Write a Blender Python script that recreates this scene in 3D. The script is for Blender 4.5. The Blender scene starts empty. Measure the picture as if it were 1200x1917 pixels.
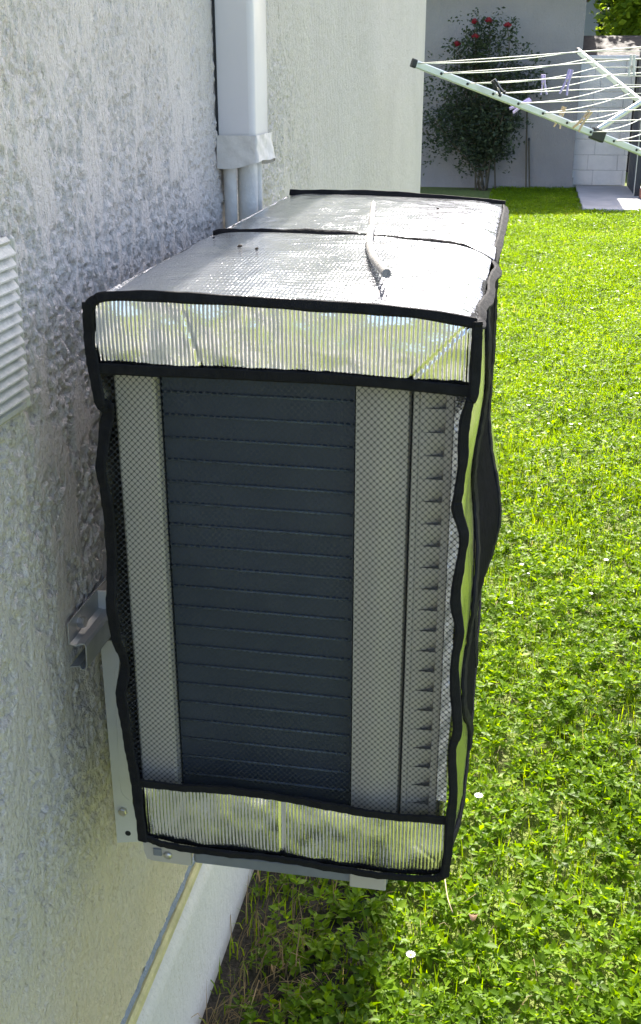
import bpy, math, random
import numpy as np
from mathutils import Vector, Matrix

random.seed(7)
rng = np.random.default_rng(11)
SC = bpy.context.scene
COL = SC.collection
R = math.radians

# ------------------------------------------------------------------ camera
cam_d = bpy.data.cameras.new('camera')
cam_d.sensor_fit = 'VERTICAL'
cam_d.sensor_height = 24.0
cam_d.lens = 2070.0 / 1917.0 * 24.0
cam_d.clip_start = 0.02
cam_d.clip_end = 2000.0
cam = bpy.data.objects.new('camera', cam_d)
cam.location = (0.49, 0.0, 1.60)
cam.rotation_euler = (R(90 - 22.0), 0, R(10.2))
COL.objects.link(cam)
SC.camera = cam

# ------------------------------------------------------------------ sky and sun
SUN_TRAVEL = Vector((0.11, -1.0, -1.02)).normalized()
sun_pos = -SUN_TRAVEL
w = bpy.data.worlds.new('World')
SC.world = w
w.use_nodes = True
wn = w.node_tree.nodes
wn.clear()
sky = wn.new('ShaderNodeTexSky')
sky.sky_type = 'NISHITA'
sky.sun_disc = False
sky.sun_elevation = math.asin(sun_pos.z)
sky.sun_rotation = math.atan2(sun_pos.x, sun_pos.y)
sky.dust_density = 3.0
sky.air_density = 0.8
sky.ozone_density = 1.0
bg = wn.new('ShaderNodeBackground')
bg.inputs['Strength'].default_value = 0.13
wo = wn.new('ShaderNodeOutputWorld')
w.node_tree.links.new(sky.outputs[0], bg.inputs[0])
w.node_tree.links.new(bg.outputs[0], wo.inputs[0])

sd = bpy.data.lights.new('sun', 'SUN')
sd.energy = 4.4
sd.angle = R(0.53)
sd.color = (1.0, 0.95, 0.87)
sun = bpy.data.objects.new('sun', sd)
sun.rotation_euler = SUN_TRAVEL.to_track_quat('-Z', 'Y').to_euler()
sun.location = (-2, 14, 14)
COL.objects.link(sun)

SC.view_settings.view_transform = 'Standard'
SC.view_settings.look = 'None'
SC.view_settings.gamma = 1.0
SC.view_settings.exposure = 1.95
SC.view_settings.use_curve_mapping = False
SC.view_settings.use_white_balance = True
SC.view_settings.white_balance_temperature = 6600
SC.cycles.max_bounces = 8
SC.cycles.transparent_max_bounces = 8

# ------------------------------------------------------------------ materials
class NT:
    """small helper round a material's node tree"""
    def __init__(self, name):
        self.m = bpy.data.materials.new(name)
        self.m.use_nodes = True
        self.t = self.m.node_tree
        self.b = self.t.nodes['Principled BSDF']
        self.out = self.t.nodes['Material Output']
        self._co = None
    def n(self, typ, **kw):
        nd = self.t.nodes.new('ShaderNode' + typ)
        for k, v in kw.items():
            if hasattr(nd, k):
                setattr(nd, k, v)
            else:
                nd.inputs[k.replace('_', ' ')].default_value = v
        return nd
    def l(self, a, b):
        self.t.links.new(a, b)
    def co(self, scale=(1, 1, 1)):
        if self._co is None:
            self._co = self.n('TexCoord')
        mp = self.n('Mapping')
        mp.inputs['Scale'].default_value = scale
        self.l(self._co.outputs['Object'], mp.inputs['Vector'])
        return mp.outputs[0]
    def noise(self, scale, detail=4, rough=.55, vs=(1, 1, 1), dist=0):
        nd = self.n('TexNoise')
        nd.inputs['Scale'].default_value = scale
        nd.inputs['Detail'].default_value = detail
        nd.inputs['Roughness'].default_value = rough
        nd.inputs['Distortion'].default_value = dist
        self.l(self.co(vs), nd.inputs['Vector'])
        return nd.outputs['Fac']
    def ramp(self, fac, stops):
        r = self.n('ValToRGB')
        e = r.color_ramp.elements
        while len(e) < len(stops):
            e.new(.5)
        for el, (p, c) in zip(e, stops):
            el.position = p
            el.color = (c, c, c, 1) if isinstance(c, (int, float)) else (*c, 1)
        self.l(fac, r.inputs[0])
        return r.outputs[0]
    def mix(self, fac, a, b, typ='MIX'):
        m = self.n('MixRGB', blend_type=typ)
        for i, v in ((0, fac), (1, a), (2, b)):
            if isinstance(v, (int, float)):
                m.inputs[i].default_value = v if i == 0 else (v, v, v, 1)
            elif isinstance(v, tuple):
                m.inputs[i].default_value = (*v, 1)
            else:
                self.l(v, m.inputs[i])
        return m.outputs[0]
    def math(self, op, a, b=0.0):
        m = self.n('Math', operation=op)
        for i, v in ((0, a), (1, b)):
            if isinstance(v, (int, float)):
                m.inputs[i].default_value = v
            else:
                self.l(v, m.inputs[i])
        return m.outputs[0]
    def bump(self, h, dist, strength=1.0, prev=None):
        b = self.n('Bump')
        b.inputs['Strength'].default_value = strength
        b.inputs['Distance'].default_value = dist
        self.l(h, b.inputs['Height'])
        if prev is not None:
            self.l(prev, b.inputs['Normal'])
        return b.outputs[0]
    def setp(self, col=None, rough=None, metal=None, normal=None, spec=None):
        for k, v in (('Base Color', col), ('Roughness', rough), ('Metallic', metal), ('Normal', normal), ('Specular IOR Level', spec)):
            if v is None:
                continue
            if isinstance(v, (int, float)):
                self.b.inputs[k].default_value = v
            elif isinstance(v, tuple):
                self.b.inputs[k].default_value = (*v, 1)
            else:
                self.l(v, self.b.inputs[k])
        return self.m

def plain(name, col, rough=.6, metal=0, var=.12, nscale=40, bump=0.0, bscale=200, spec=None):
    t = NT(name)
    f = t.noise(nscale, 5)
    dark = tuple(c * (1 - var) for c in col)
    lite = tuple(min(1, c * (1 + var)) for c in col)
    c = t.ramp(f, [(.3, dark), (.7, lite)])
    nrm = t.bump(t.noise(bscale, 3), bump) if bump else None
    rr = t.ramp(t.noise(nscale * 2.3, 3), [(.3, max(0, rough - .08)), (.7, min(1, rough + .08))])
    return t.setp(c, rr, metal, nrm, spec)

def stucco_mat(name, base, stain, grain=260, depth=.0035, low_tint=None):
    t = NT(name)
    big = t.noise(3.2, 5)
    f2 = t.noise(90, 4, vs=(1, 1, .45))
    c = t.mix(t.ramp(big, [(.35, 0.0), (.7, 1.0)]), base, tuple(x * .9 for x in base))
    spots = t.ramp(t.noise(150, 5, .6, vs=(1, 1, .6)), [(.54, 0.0), (.62, 1.0)])
    spots = t.mix(1.0, spots, t.ramp(t.noise(9, 3), [(.42, .10), (.66, .75)]), 'MULTIPLY')
    c = t.mix(spots, c, stain)
    c = t.mix(t.ramp(f2, [(.4, 0.0), (.8, .35)]), c, tuple(x * 1.12 for x in base))
    if low_tint:                                # ochre tint multiplied in low on the wall, fading upward through noise
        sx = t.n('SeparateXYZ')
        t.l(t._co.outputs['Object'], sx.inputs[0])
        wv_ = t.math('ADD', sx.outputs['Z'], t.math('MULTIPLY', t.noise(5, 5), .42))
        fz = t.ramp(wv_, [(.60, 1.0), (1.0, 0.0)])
        c = t.mix(t.math('MULTIPLY', fz, .9), c, t.mix(1.0, c, low_tint, 'MULTIPLY'))
    n1 = t.bump(t.noise(grain, 5, .62), depth)
    n2 = t.bump(t.noise(grain * .33, 4, .6, vs=(1, 1, .5)), depth * 1.6, prev=n1)
    return t.setp(c, .95, 0, n2, .08)

M = {}
M['stucco'] = stucco_mat('roughcast', (.77, .71, .655), (.52, .44, .35), grain=330, depth=.0050, low_tint=(1.08, .98, .66))
M['stucco_far'] = stucco_mat('roughcast_fine', (.71, .655, .615), (.56, .50, .42), grain=200, depth=.006)
M['plinth'] = stucco_mat('painted_plinth', (.68, .63, .54), (.5, .44, .3), grain=220, depth=.0012)
M['mortar'] = plain('mortar_joint', (.25, .27, .29), .9, bump=.004)
M['ochre'] = plain('ochre_sealant', (.55, .47, .22), .7, var=.2, bump=.001)
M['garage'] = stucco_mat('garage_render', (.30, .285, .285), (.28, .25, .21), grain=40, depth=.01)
M['roof'] = plain('roof_tile', (.20, .10, .07), .8)
M['trunking'] = plain('white_trunking', (.64, .61, .60), .35, var=.03, nscale=8)
M['tape'] = plain('beige_tape', (.62, .58, .52), .55, var=.08, nscale=60, bump=.002, bscale=60)
M['pipe'] = plain('pipe_lagging', (.62, .60, .55), .6, var=.1, bump=.002, bscale=90)
M['vent'] = plain('vent_plastic', (.48, .455, .41), .5, var=.1, bump=.0015)
M['black'] = plain('black_binding', (.010, .010, .012), .8, var=.3, nscale=60, bump=.0012, bscale=900, spec=.2)
M['cloth'] = plain('black_gathered_cloth', (.010, .010, .012), .9, var=.3, nscale=60, bump=.0012, bscale=700, spec=.02)
M['net'] = plain('black_net', (.022, .026, .033), .6, var=.2)
M['casing'] = plain('painted_casing', (.45, .41, .36), .4, var=.04, nscale=20)
M['greymetal'] = plain('grey_base', (.17, .18, .20), .45, var=.1)
M['zinc'] = plain('zinc_bracket', (.42, .42, .41), .38, .55, var=.1, nscale=30)
M['bracket'] = plain('bracket_paint', (.60, .59, .55), .42, 0, var=.05, nscale=25)
M['bolt'] = plain('bolt_steel', (.55, .53, .50), .35, .9, var=.12, nscale=200)
M['dark'] = plain('dark_void', (.01, .011, .013), .8)
M['alu'] = plain('dryer_aluminium', (.66, .70, .69), .38, .35, var=.05, nscale=10)
M['cord'] = plain('dryer_cord', (.75, .75, .66), .6, var=.06)
M['plastic'] = plain('dark_plastic', (.025, .027, .03), .45)
M['whiteblock'] = plain('white_block', (.84, .80, .76), .85, var=.06, nscale=8, bump=.01, bscale=40)
M['joint'] = plain('block_joint', (.62, .59, .56), .9)
M['gate'] = plain('gate_paint', (.018, .022, .03), .5, var=.2)
M['concrete'] = plain('concrete', (.38, .36, .35), .9, var=.15, nscale=3, bump=.004, bscale=60)
M['brick'] = plain('red_brick', (.32, .14, .09), .85, var=.2, bump=.004)
M['brown'] = plain('brown_boards', (.028, .020, .018), .8, var=.25, nscale=6)
M['neighbour'] = plain('neighbour_render', (.55, .55, .56), .9, var=.04)
M['stick'] = plain('weathered_stick', (.19, .185, .18), .8, var=.25, nscale=120, bump=.002, bscale=150)
M['crumb'] = plain('dry_crumb', (.04, .03, .022), .9)
M['stem'] = plain('rose_stem', (.09, .075, .05), .8)
M['bark'] = plain('bark', (.08, .06, .045), .9, var=.3, nscale=9, bump=.02, bscale=20)
M['petal'] = plain('rose_petal', (.24, .010, .03), .5, var=.3, nscale=20)
M['daisy'] = plain('daisy_petal', (.8, .8, .78), .6, var=.03)
M['yolk'] = plain('daisy_centre', (.7, .5, .05), .7)
M['lilac'] = plain('lilac_peg', (.50, .42, .74), .4, var=.05)
M['woodpeg'] = plain('wood_peg', (.60, .45, .28), .7, var=.1)
M['whitepeg'] = plain('white_peg', (.75, .75, .74), .4)
M['deadleaf'] = plain('dead_leaf', (.16, .09, .05), .8, var=.3, nscale=50)
M['straw'] = plain('straw', (.42, .34, .20), .8, var=.25)

def foil_mat(name, kind):
    t = NT(name)
    h1 = t.noise(26, 4, .6)
    n = t.bump(h1, {'rib': .0010, 'weave': .0030, 'plain': .0022}[kind])
    n = t.bump(t.noise(420, 3, .6), .00022, prev=n)
    if kind == 'weave':                     # laminated scrim: fine raised squares
        for ax, sc, d in (('X', 230, .00012), ('Y', 95, .00030)):
            wv = t.n('TexWave', wave_type='BANDS', bands_direction=ax)
            wv.inputs['Scale'].default_value = sc * .33
            wv.inputs['Distortion'].default_value = .35
            wv.inputs['Detail'].default_value = 1
            wv.inputs['Detail Scale'].default_value = 8
            t.l(t.co(), wv.inputs['Vector'])
            n = t.bump(wv.outputs['Fac'], d, prev=n)
    rr = t.ramp(t.noise(14, 4), [(.3, {'rib': .05, 'weave': .075, 'plain': .14}[kind]), (.75, {'rib': .13, 'weave': .135, 'plain': .22}[kind])])
    col = t.ramp(t.noise(7, 4), [(.3, (.49, .505, .54)), (.7, (.60, .615, .65))] if kind == 'weave' else [(.3, (.74, .74, .74)), (.7, (.82, .82, .82))])
    return t.setp(col, rr, .86 if kind == 'weave' else 1.0, n)
M['foil_top'] = foil_mat('foil_weave', 'weave')
M['foil'] = foil_mat('foil_ribbed', 'rib')
M['foil_plain'] = foil_mat('foil_plain', 'plain')

def coil_mat():
    t = NT('coil_fins')
    wv = t.n('TexWave', wave_type='BANDS', bands_direction='X')
    wv.inputs['Scale'].default_value = 90
    t.l(t.co(), wv.inputs['Vector'])
    n = t.bump(t.noise(30, 3), .001)
    c = t.ramp(t.noise(12, 4), [(.3, (.030, .043, .066)), (.7, (.042, .057, .084))])
    return t.setp(c, .45, .3, n)
M['coil'] = coil_mat()
M['tube'] = plain('coil_tube', (.065, .085, .11), .6, .0, var=.3, nscale=60)

def leaf_mat(name, stops, trans=.5, rough=.42, sat=1.0):
    """two-sided leaf: reflection plus light passing through; tint from the per-leaf attribute"""
    t = NT(name)
    at = t.n('Attribute', attribute_name='rnd')
    c = t.ramp(at.outputs['Fac'], stops)
    t.setp(c, rough)
    t.b.inputs['Specular IOR Level'].default_value = .16
    tr = t.n('BsdfTranslucent')
    hs = t.n('HueSaturation')
    hs.inputs['Hue'].default_value = .485
    hs.inputs['Saturation'].default_value = 1.1
    hs.inputs['Value'].default_value = 2.2
    t.l(c, hs.inputs['Color'])
    t.l(hs.outputs[0], tr.inputs['Color'])
    mx = t.n('MixShader')
    mx.inputs[0].default_value = trans
    t.l(t.b.outputs[0], mx.inputs[1])
    t.l(tr.outputs[0], mx.inputs[2])
    t.l(mx.outputs[0], t.out.inputs['Surface'])
    return t.m
M['clover'] = leaf_mat('broad_leaf', [(0, (.05, .10, .005)), (.45, (.115, .205, .008)), (.8, (.19, .29, .018)), (1, (.30, .36, .06))], .42, .45)
M['grass'] = leaf_mat('grass_blade', [(0, (.07, .13, .005)), (.6, (.13, .215, .009)), (.92, (.19, .26, .02)), (1, (.32, .29, .09))], .48, .55)
M['dry'] = leaf_mat('dry_blade', [(0, (.10, .075, .035)), (1, (.30, .23, .12))], .3, .6)
M['roseleaf'] = leaf_mat('rose_leaf', [(0, (.04, .055, .035)), (1, (.08, .105, .055))], .25)
M['treeleaf'] = leaf_mat('tree_leaf', [(0, (.09, .16, .02)), (1, (.24, .32, .045))], .5)
M['conifer'] = leaf_mat('conifer_spray', [(0, (.015, .035, .015)), (1, (.04, .07, .025))], .2, .6)
M['hedge'] = leaf_mat('hedge_leaf', [(0, (.02, .05, .012)), (1, (.06, .10, .025))], .35)

def ground_mat():
    t = NT('lawn_soil')
    c = t.ramp(t.noise(30, 5), [(.3, (.085, .08, .03)), (.5, (.13, .165, .03)), (.72, (.19, .26, .04))])
    c = t.mix(t.ramp(t.noise(2.0, 4), [(.45, 0.0), (.7, .5)]), c, (.20, .25, .045))
    return t.setp(c, .95, 0, t.bump(t.noise(60, 4), .03))
M['soil'] = ground_mat()

# ------------------------------------------------------------------ mesh helpers
class MB:
    def __init__(self):
        self.v = []
        self.f = []
    def add(self, vs, fs):
        o = len(self.v)
        self.v += [tuple(p) for p in vs]
        self.f += [tuple(i + o for i in q) for q in fs]
        return self
    def box(self, x0, x1, y0, y1, z0, z1, b=0.0):
        if b <= 0:
            vs = [(x0, y0, z0), (x1, y0, z0), (x1, y1, z0), (x0, y1, z0), (x0, y0, z1), (x1, y0, z1), (x1, y1, z1), (x0, y1, z1)]
            return self.add(vs, [(3, 2, 1, 0), (4, 5, 6, 7), (0, 1, 5, 4), (1, 2, 6, 5), (2, 3, 7, 6), (3, 0, 4, 7)])
        b = min(b, (x1 - x0) * .45, (y1 - y0) * .45, (z1 - z0) * .45)
        vs, idx = [], {}
        for sx in (0, 1):
            for sy in (0, 1):
                for sz in (0, 1):
                    for k in range(3):
                        p = [x1 if sx else x0, y1 if sy else y0, z1 if sz else z0]
                        for a, s in enumerate((sx, sy, sz)):
                            if a != k:
                                p[a] += -b if s else b
                        idx[(sx, sy, sz, k)] = len(vs)
                        vs.append(p)
        fs = []
        for k in range(3):
            a, c = [i for i in range(3) if i != k]
            for s in (0, 1):
                q = []
                for sa, sc in ((0, 0), (1, 0), (1, 1), (0, 1)):
                    t = [0, 0, 0]
                    t[k] = s; t[a] = sa; t[c] = sc
                    q.append(idx[(*t, k)])
                fs.append(q)
        for k in range(3):                   # edges along axis k
            a, c = [i for i in range(3) if i != k]
            for sa in (0, 1):
                for sc in (0, 1):
                    q = []
                    for s, kk in ((0, a), (0, c), (1, c), (1, a)):
                        t = [0, 0, 0]
                        t[k] = s; t[a] = sa; t[c] = sc
                        q.append(idx[(*t, kk)])
                    fs.append(q)
        for sx in (0, 1):
            for sy in (0, 1):
                for sz in (0, 1):
                    fs.append([idx[(sx, sy, sz, k)] for k in range(3)])
        return self.add(vs, fs)
    def tube(self, pts, rad, n=8, cap=True, flat=1.0):
        pts = [Vector(p) for p in pts]
        rads = rad if isinstance(rad, (list, tuple)) else [rad] * len(pts)
        t0 = (pts[1] - pts[0]).normalized()
        u = t0.orthogonal().normalized()
        o = len(self.v)
        for i, p in enumerate(pts):
            a = pts[max(0, i - 1)]; b = pts[min(len(pts) - 1, i + 1)]
            t = (b - a).normalized()
            u = (u - t * u.dot(t)).normalized()
            v = t.cross(u)
            for k in range(n):
                an = 2 * math.pi * k / n
                self.v.append(tuple(p + (u * math.cos(an) + v * math.sin(an) * flat) * rads[i]))
        for i in range(len(pts) - 1):
            for k in range(n):
                k2 = (k + 1) % n
                self.f.append((o + i * n + k, o + i * n + k2, o + (i + 1) * n + k2, o + (i + 1) * n + k))
        if cap:
            self.f.append(tuple(o + k for k in reversed(range(n))))
            e = o + (len(pts) - 1) * n
            self.f.append(tuple(e + k for k in range(n)))
        return self
    def ribbon(self, pts, nrm, width, th):
        """flat tape along pts; nrm = vector(s) the tape faces"""
        pts = [Vector(p) for p in pts]
        N = len(pts)
        nr = nrm if isinstance(nrm, list) else [Vector(nrm)] * N
        ws = width if isinstance(width, list) else [width] * N
        o = len(self.v)
        for i, p in enumerate(pts):
            t = (pts[min(N - 1, i + 1)] - pts[max(0, i - 1)]).normalized()
            n = Vector(nr[i]); n = (n - t * n.dot(t)).normalized()
            s = t.cross(n)
            p = p + n * (.0005 * math.sin(i * 2.3) + .0004 * math.sin(i * .9 + len(pts)))
            h = ws[i] / 2; e = min(h * .35, th)
            for a, c in ((-h, 0), (-h + e * .6, th / 2), (0, th * .52), (h - e, th / 2), (h, 0), (h - e, -th / 2), (0, -th / 2), (-h + e, -th / 2)):
                self.v.append(tuple(p + s * a + n * c))
        for i in range(N - 1):
            for k in range(8):
                k2 = (k + 1) % 8
                self.f.append((o + i * 8 + k, o + i * 8 + k2, o + (i + 1) * 8 + k2, o + (i + 1) * 8 + k))
        self.f.append(tuple(o + k for k in reversed(range(8))))
        e = o + (N - 1) * 8
        self.f.append(tuple(e + k for k in range(8)))
        return self
    def grid(self, fn, nu, nv):
        o = len(self.v)
        for j in range(nv + 1):
            for i in range(nu + 1):
                self.v.append(tuple(fn(i / nu, j / nv)))
        for j in range(nv):
            for i in range(nu):
                a = o + j * (nu + 1) + i
                self.f.append((a, a + 1, a + nu + 2, a + nu + 1))
        return self
    def prism(self, poly, axis, a, b):
        """extrude a 2-D outline along axis (0,1,2) from a to b"""
        def mk(p, c):
            q = list(p); q.insert(axis, c); return q
        n = len(poly)
        vs = [mk(p, a) for p in poly] + [mk(p, b) for p in poly]
        fs = [tuple(range(n)), tuple(reversed(range(n, 2 * n)))]
        fs += [(i, i + n, (i + 1) % n + n, (i + 1) % n) for i in range(n)]
        return self.add(vs, fs)
    def lathe(self, c, prof, n=12, axis=(0, 0, 1)):
        ax = Vector(axis).normalized(); u = ax.orthogonal().normalized(); v = ax.cross(u)
        o = len(self.v); c = Vector(c)
        for r, h in prof:
            for k in range(n):
                an = 2 * math.pi * k / n
                self.v.append(tuple(c + ax * h + (u * math.cos(an) + v * math.sin(an)) * r))
        for i in range(len(prof) - 1):
            for k in range(n):
                k2 = (k + 1) % n
                self.f.append((o + i * n + k, o + i * n + k2, o + (i + 1) * n + k2, o + (i + 1) * n + k))
        self.f.append(tuple(o + k for k in reversed(range(n))))
        e = o + (len(prof) - 1) * n
        self.f.append(tuple(e + k for k in range(n)))
        return self
    def build(self, name, mat, parent=None, smooth=False, angle=None):
        me = bpy.data.meshes.new(name)
        off = world_loc(parent) if parent else Vector((0, 0, 0))
        me.from_pydata([(p[0] - off.x, p[1] - off.y, p[2] - off.z) for p in self.v], [], self.f)
        me.materials.append(M[mat] if isinstance(mat, str) else mat)
        me.validate()
        import bmesh
        bm = bmesh.new(); bm.from_mesh(me)
        bmesh.ops.recalc_face_normals(bm, faces=bm.faces)
        bm.to_mesh(me); bm.free()
        if smooth:
            me.polygons.foreach_set('use_smooth', [True] * len(me.polygons))
            if angle:
                me.set_sharp_from_angle(angle=R(angle))
        ob = bpy.data.objects.new(name, me)
        COL.objects.link(ob)
        if parent:
            ob.parent = parent
        return ob

def world_loc(o):
    p = Vector((0, 0, 0))
    while o is not None:
        p += o.location
        o = o.parent
    return p

def tag(o, label=None, cat=None, group=None, kind=None):
    for k, v in (('label', label), ('category', cat), ('group', group), ('kind', kind)):
        if v:
            o[k] = v
    return o

def thing(name, loc, label, cat, group=None):
    o = bpy.data.objects.new(name, None)
    o.location = loc
    o.empty_display_size = .05
    COL.objects.link(o)
    return tag(o, label, cat, group)

def spline(pts, per=8):
    """Catmull-Rom through the points"""
    P = [np.array(p, float) for p in pts]
    P = [2 * P[0] - P[1]] + P + [2 * P[-1] - P[-2]]
    out = []
    for i in range(1, len(P) - 2):
        a, b, c, d = P[i - 1], P[i], P[i + 1], P[i + 2]
        for k in range(per):
            t = k / per
            out.append(tuple(.5 * ((2 * b) + (-a + c) * t + (2 * a - 5 * b + 4 * c - d) * t * t + (-a + 3 * b - 3 * c + d) * t ** 3)))
    out.append(tuple(P[-2]))
    return out

def raw_mesh(name, verts, faces, mat, parent=None, attr=None, smooth=False):
    """fast numpy mesh: verts (n,3), faces (m,k)"""
    me = bpy.data.meshes.new(name)
    n, (m, k) = len(verts), faces.shape
    me.vertices.add(n)
    me.vertices.foreach_set('co', np.ascontiguousarray(verts, dtype=np.float32).ravel())
    me.loops.add(m * k)
    me.loops.foreach_set('vertex_index', np.ascontiguousarray(faces, dtype=np.int32).ravel())
    me.polygons.add(m)
    me.polygons.foreach_set('loop_start', np.arange(0, m * k, k, dtype=np.int32))
    if smooth:
        me.polygons.foreach_set('use_smooth', np.ones(m, dtype=bool))
    me.update(calc_edges=True)
    if attr is not None:
        a = me.attributes.new('rnd', 'FLOAT', 'POINT')
        a.data.foreach_set('value', np.ascontiguousarray(attr, dtype=np.float32))
    me.materials.append(M[mat])
    ob = bpy.data.objects.new(name, me)
    COL.objects.link(ob)
    if parent:
        off = world_loc(parent)
        ob.parent = parent
        ob.location = -off
    return ob

def vnoise(ny, nz, cy, cz, r):
    """smooth value noise on a (ny,nz) grid with cells of cy x cz samples"""
    gy, gz = int(ny / cy) + 3, int(nz / cz) + 3
    g = r.random((gy, gz))
    y = np.arange(ny) / cy; z = np.arange(nz) / cz
    iy = y.astype(int); iz = z.astype(int)
    fy = y - iy; fz = z - iz
    fy = (fy * fy * (3 - 2 * fy))[:, None]; fz = (fz * fz * (3 - 2 * fz))[None, :]
    a = g[iy][:, iz]; b = g[iy + 1][:, iz]; c = g[iy][:, iz + 1]; d = g[iy + 1][:, iz + 1]
    return (a * (1 - fy) + b * fy) * (1 - fz) + (c * (1 - fy) + d * fy) * fz

def hnoise(x, y, s, seed=0):
    """cheap smooth 2-D noise for scattered points"""
    v = np.zeros_like(x)
    r = np.random.default_rng(seed)
    for k in range(6):
        a = r.uniform(0, 2 * np.pi); f = s * r.uniform(.6, 1.7); p = r.uniform(0, 6.28)
        v += np.sin((x * np.cos(a) + y * np.sin(a)) * f * 6.28 + p)
    return v / 6.0 + .5

# ================================================================== SETTING
g = MB().grid(lambda u, v: (-300 + 600 * u, -200 + 700 * v, 0), 4, 4).build('ground', 'soil')
tag(g, kind='structure')
pat = MB().prism([(-.02, -1.2), (.30, -1.2), (.34, -2.0), (1.1, -2.0), (1.1, -8.0), (-.02, -8.0)], 2, .0, .03).build('path', 'concrete')
tag(pat, 'pale concrete strip along the house wall behind the viewer', None, None, 'structure')
slab = MB().box(1.16, 3.4, 13.75, 16.55, -.05, .035, .006).build('pavement', 'concrete')
tag(slab, 'small concrete pad in front of the white block wall', None, None, 'structure')

M['earth'] = plain('shade_dark_earth', (.022, .019, .013), .95, var=.4, nscale=40, bump=.01, bscale=80)  # bare earth, its colour darkened to deepen the house shade along the wall
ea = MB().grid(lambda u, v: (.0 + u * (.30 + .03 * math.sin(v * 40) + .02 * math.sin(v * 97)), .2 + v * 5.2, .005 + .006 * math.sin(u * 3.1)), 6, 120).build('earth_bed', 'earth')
tag(ea, 'strip of bare earth along the foot of the wall, coloured darker to deepen the shade', None, None, 'structure')
# ------------------------------------------------------------------ the house
house = thing('house', (-2.6, .7, 0), 'cream roughcast house with the wall the covered unit hangs on', 'house')
# near wall: real relief, trowelled smears over coarse grain
st = .0026
ys = np.arange(.78, 2.6001, st); zs = np.arange(.325, 2.1001, st)
ny, nz = len(ys), len(zs)
rr = np.random.default_rng(3)
g1 = np.abs(vnoise(ny, nz, 3.0, 3.4, rr) - .5) * 2
g2 = vnoise(ny, nz, 1.7, 1.9, rr)
g3 = vnoise(ny, nz, 5.5, 7.5, rr)
grain = .42 * (1 - g1) + .33 * g2 + .25 * g3
smear = .55 * vnoise(ny, nz, 7, 20, rr) + .35 * vnoise(ny, nz, 16, 44, rr) + .22 * vnoise(ny, nz, 2.5, 5, rr)
plate = np.clip((smear - .64) * 16, 0, 1)
hgt = (grain - .55) * .0150
top = .0018 + .0012 * (vnoise(ny, nz, 14, 30, rr) - .5)
hgt = hgt * (1 - plate) + np.maximum(top, hgt * .2) * plate
fade = np.clip((zs - .36) / .45, .28, 1)[None, :]
hgt *= fade
hgt *= np.clip(1 - (zs - 1.38) / .5, .42, 1)[None, :]
fade2 = np.clip((2.6 - ys) / .4, .35, 1)[:, None]
hgt *= fade2
V = np.zeros((ny, nz, 3), np.float32)
V[..., 0] = hgt - .0015
V[..., 1] = ys[:, None]
V[..., 2] = zs[None, :]
idx = np.arange(ny * nz).reshape(ny, nz)
F = np.stack([idx[:-1, :-1], idx[1:, :-1], idx[1:, 1:], idx[:-1, 1:]], -1).reshape(-1, 4)
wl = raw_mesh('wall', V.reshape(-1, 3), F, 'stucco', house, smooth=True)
wl['label'] = 'coarse roughcast wall face with flat trowel smears'
HY0, HY1, HZ = -5.0, 5.40, 2.72
mb = MB()
mb.box(-5.2, -.004, 2.6, HY1, -.1, HZ)
mb.box(-5.2, -.004, HY0, .78, -.1, HZ)
mb.box(-5.2, -.004, .78, 2.6, 2.1, HZ)
mb.box(-5.2, -.02, .78, 2.6, -.1, 2.1)
mb.build('wall', 'stucco_far', house)
# plinth with a rounded top edge, joint above it
prof = [(-.03, -.1), (.013, -.1), (.013, .255)]
for k in range(7):
    a = k / 6 * math.pi / 2
    prof.append((.013 - .028 * (1 - math.cos(a)), .255 + .028 * math.sin(a) * 1.4))
prof += [(-.03, .294)]
pl = MB().prism(prof, 1, HY0, HY1 + .01).build('plinth', 'plinth', house, True, 40)
led = MB().prism([(-.02, .2945), (.005, .2945), (.009, .302), (.008, .312), (.004, .318), (-.02, .319)], 1, HY0, HY1 + .008).build('sealant_bead', 'ochre', house)
# rough mortar joint
mbj = MB()
n_j = 160
jr = np.random.default_rng(5)
def joint(u, v):
    y = .8 + u * 2.6
    return (-.003 + .0045 * math.sin(v * math.pi) + jr.random() * .0025, y, .3175 + v * .016 + (jr.random() - .5) * .004)
mbj.grid(joint, n_j, 3).build('mortar_joint', 'mortar', house)
# roof: single slope rising away from this wall, edge just past the wall face
rf = MB().prism([(.025, HZ - .03), (.025, HZ + .02), (-2.6, HZ + 1.25), (-5.6, HZ - .02), (-5.6, HZ - .10), (-2.6, HZ + 1.13)], 1, HY0 - .2, HY1 + .02).build('roof', 'roof', house)

# wall vent with louvre slats
vent = thing('wall_vent', (0.0, .92, 1.25), 'cream louvred vent grille set in the roughcast wall', 'vent')
vx = .009
MB().box(-.004, .006, .80, 1.012, 1.279, 1.446, .003).build('back_plate', 'vent', vent)
mb = MB()
mb.box(.0, vx, 1.0085, 1.0165, 1.277, 1.449, .003)
mb.box(.0, vx, .79, 1.0080, 1.277, 1.2895, .004)
mb.box(.0, vx, .79, 1.0080, 1.4405, 1.449, .004)
mb.build('frame', 'vent', vent)
slat_me = None
for k in range(14):
    z = 1.2895 + k * .0108
    if slat_me is None:
        s = MB().prism([(.004, z + .0105), (.0055, z + .0118), (.0118, z + .0030), (.0118, z + .0014), (.0100, z + .0010)], 1, .795, 1.0078).build('slat', 'vent', vent)
        slat_me = s.data
    else:
        s = bpy.data.objects.new('slat', slat_me)
        COL.objects.link(s); s.parent = vent
        s.location = (0, 0, k * .0108)

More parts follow.
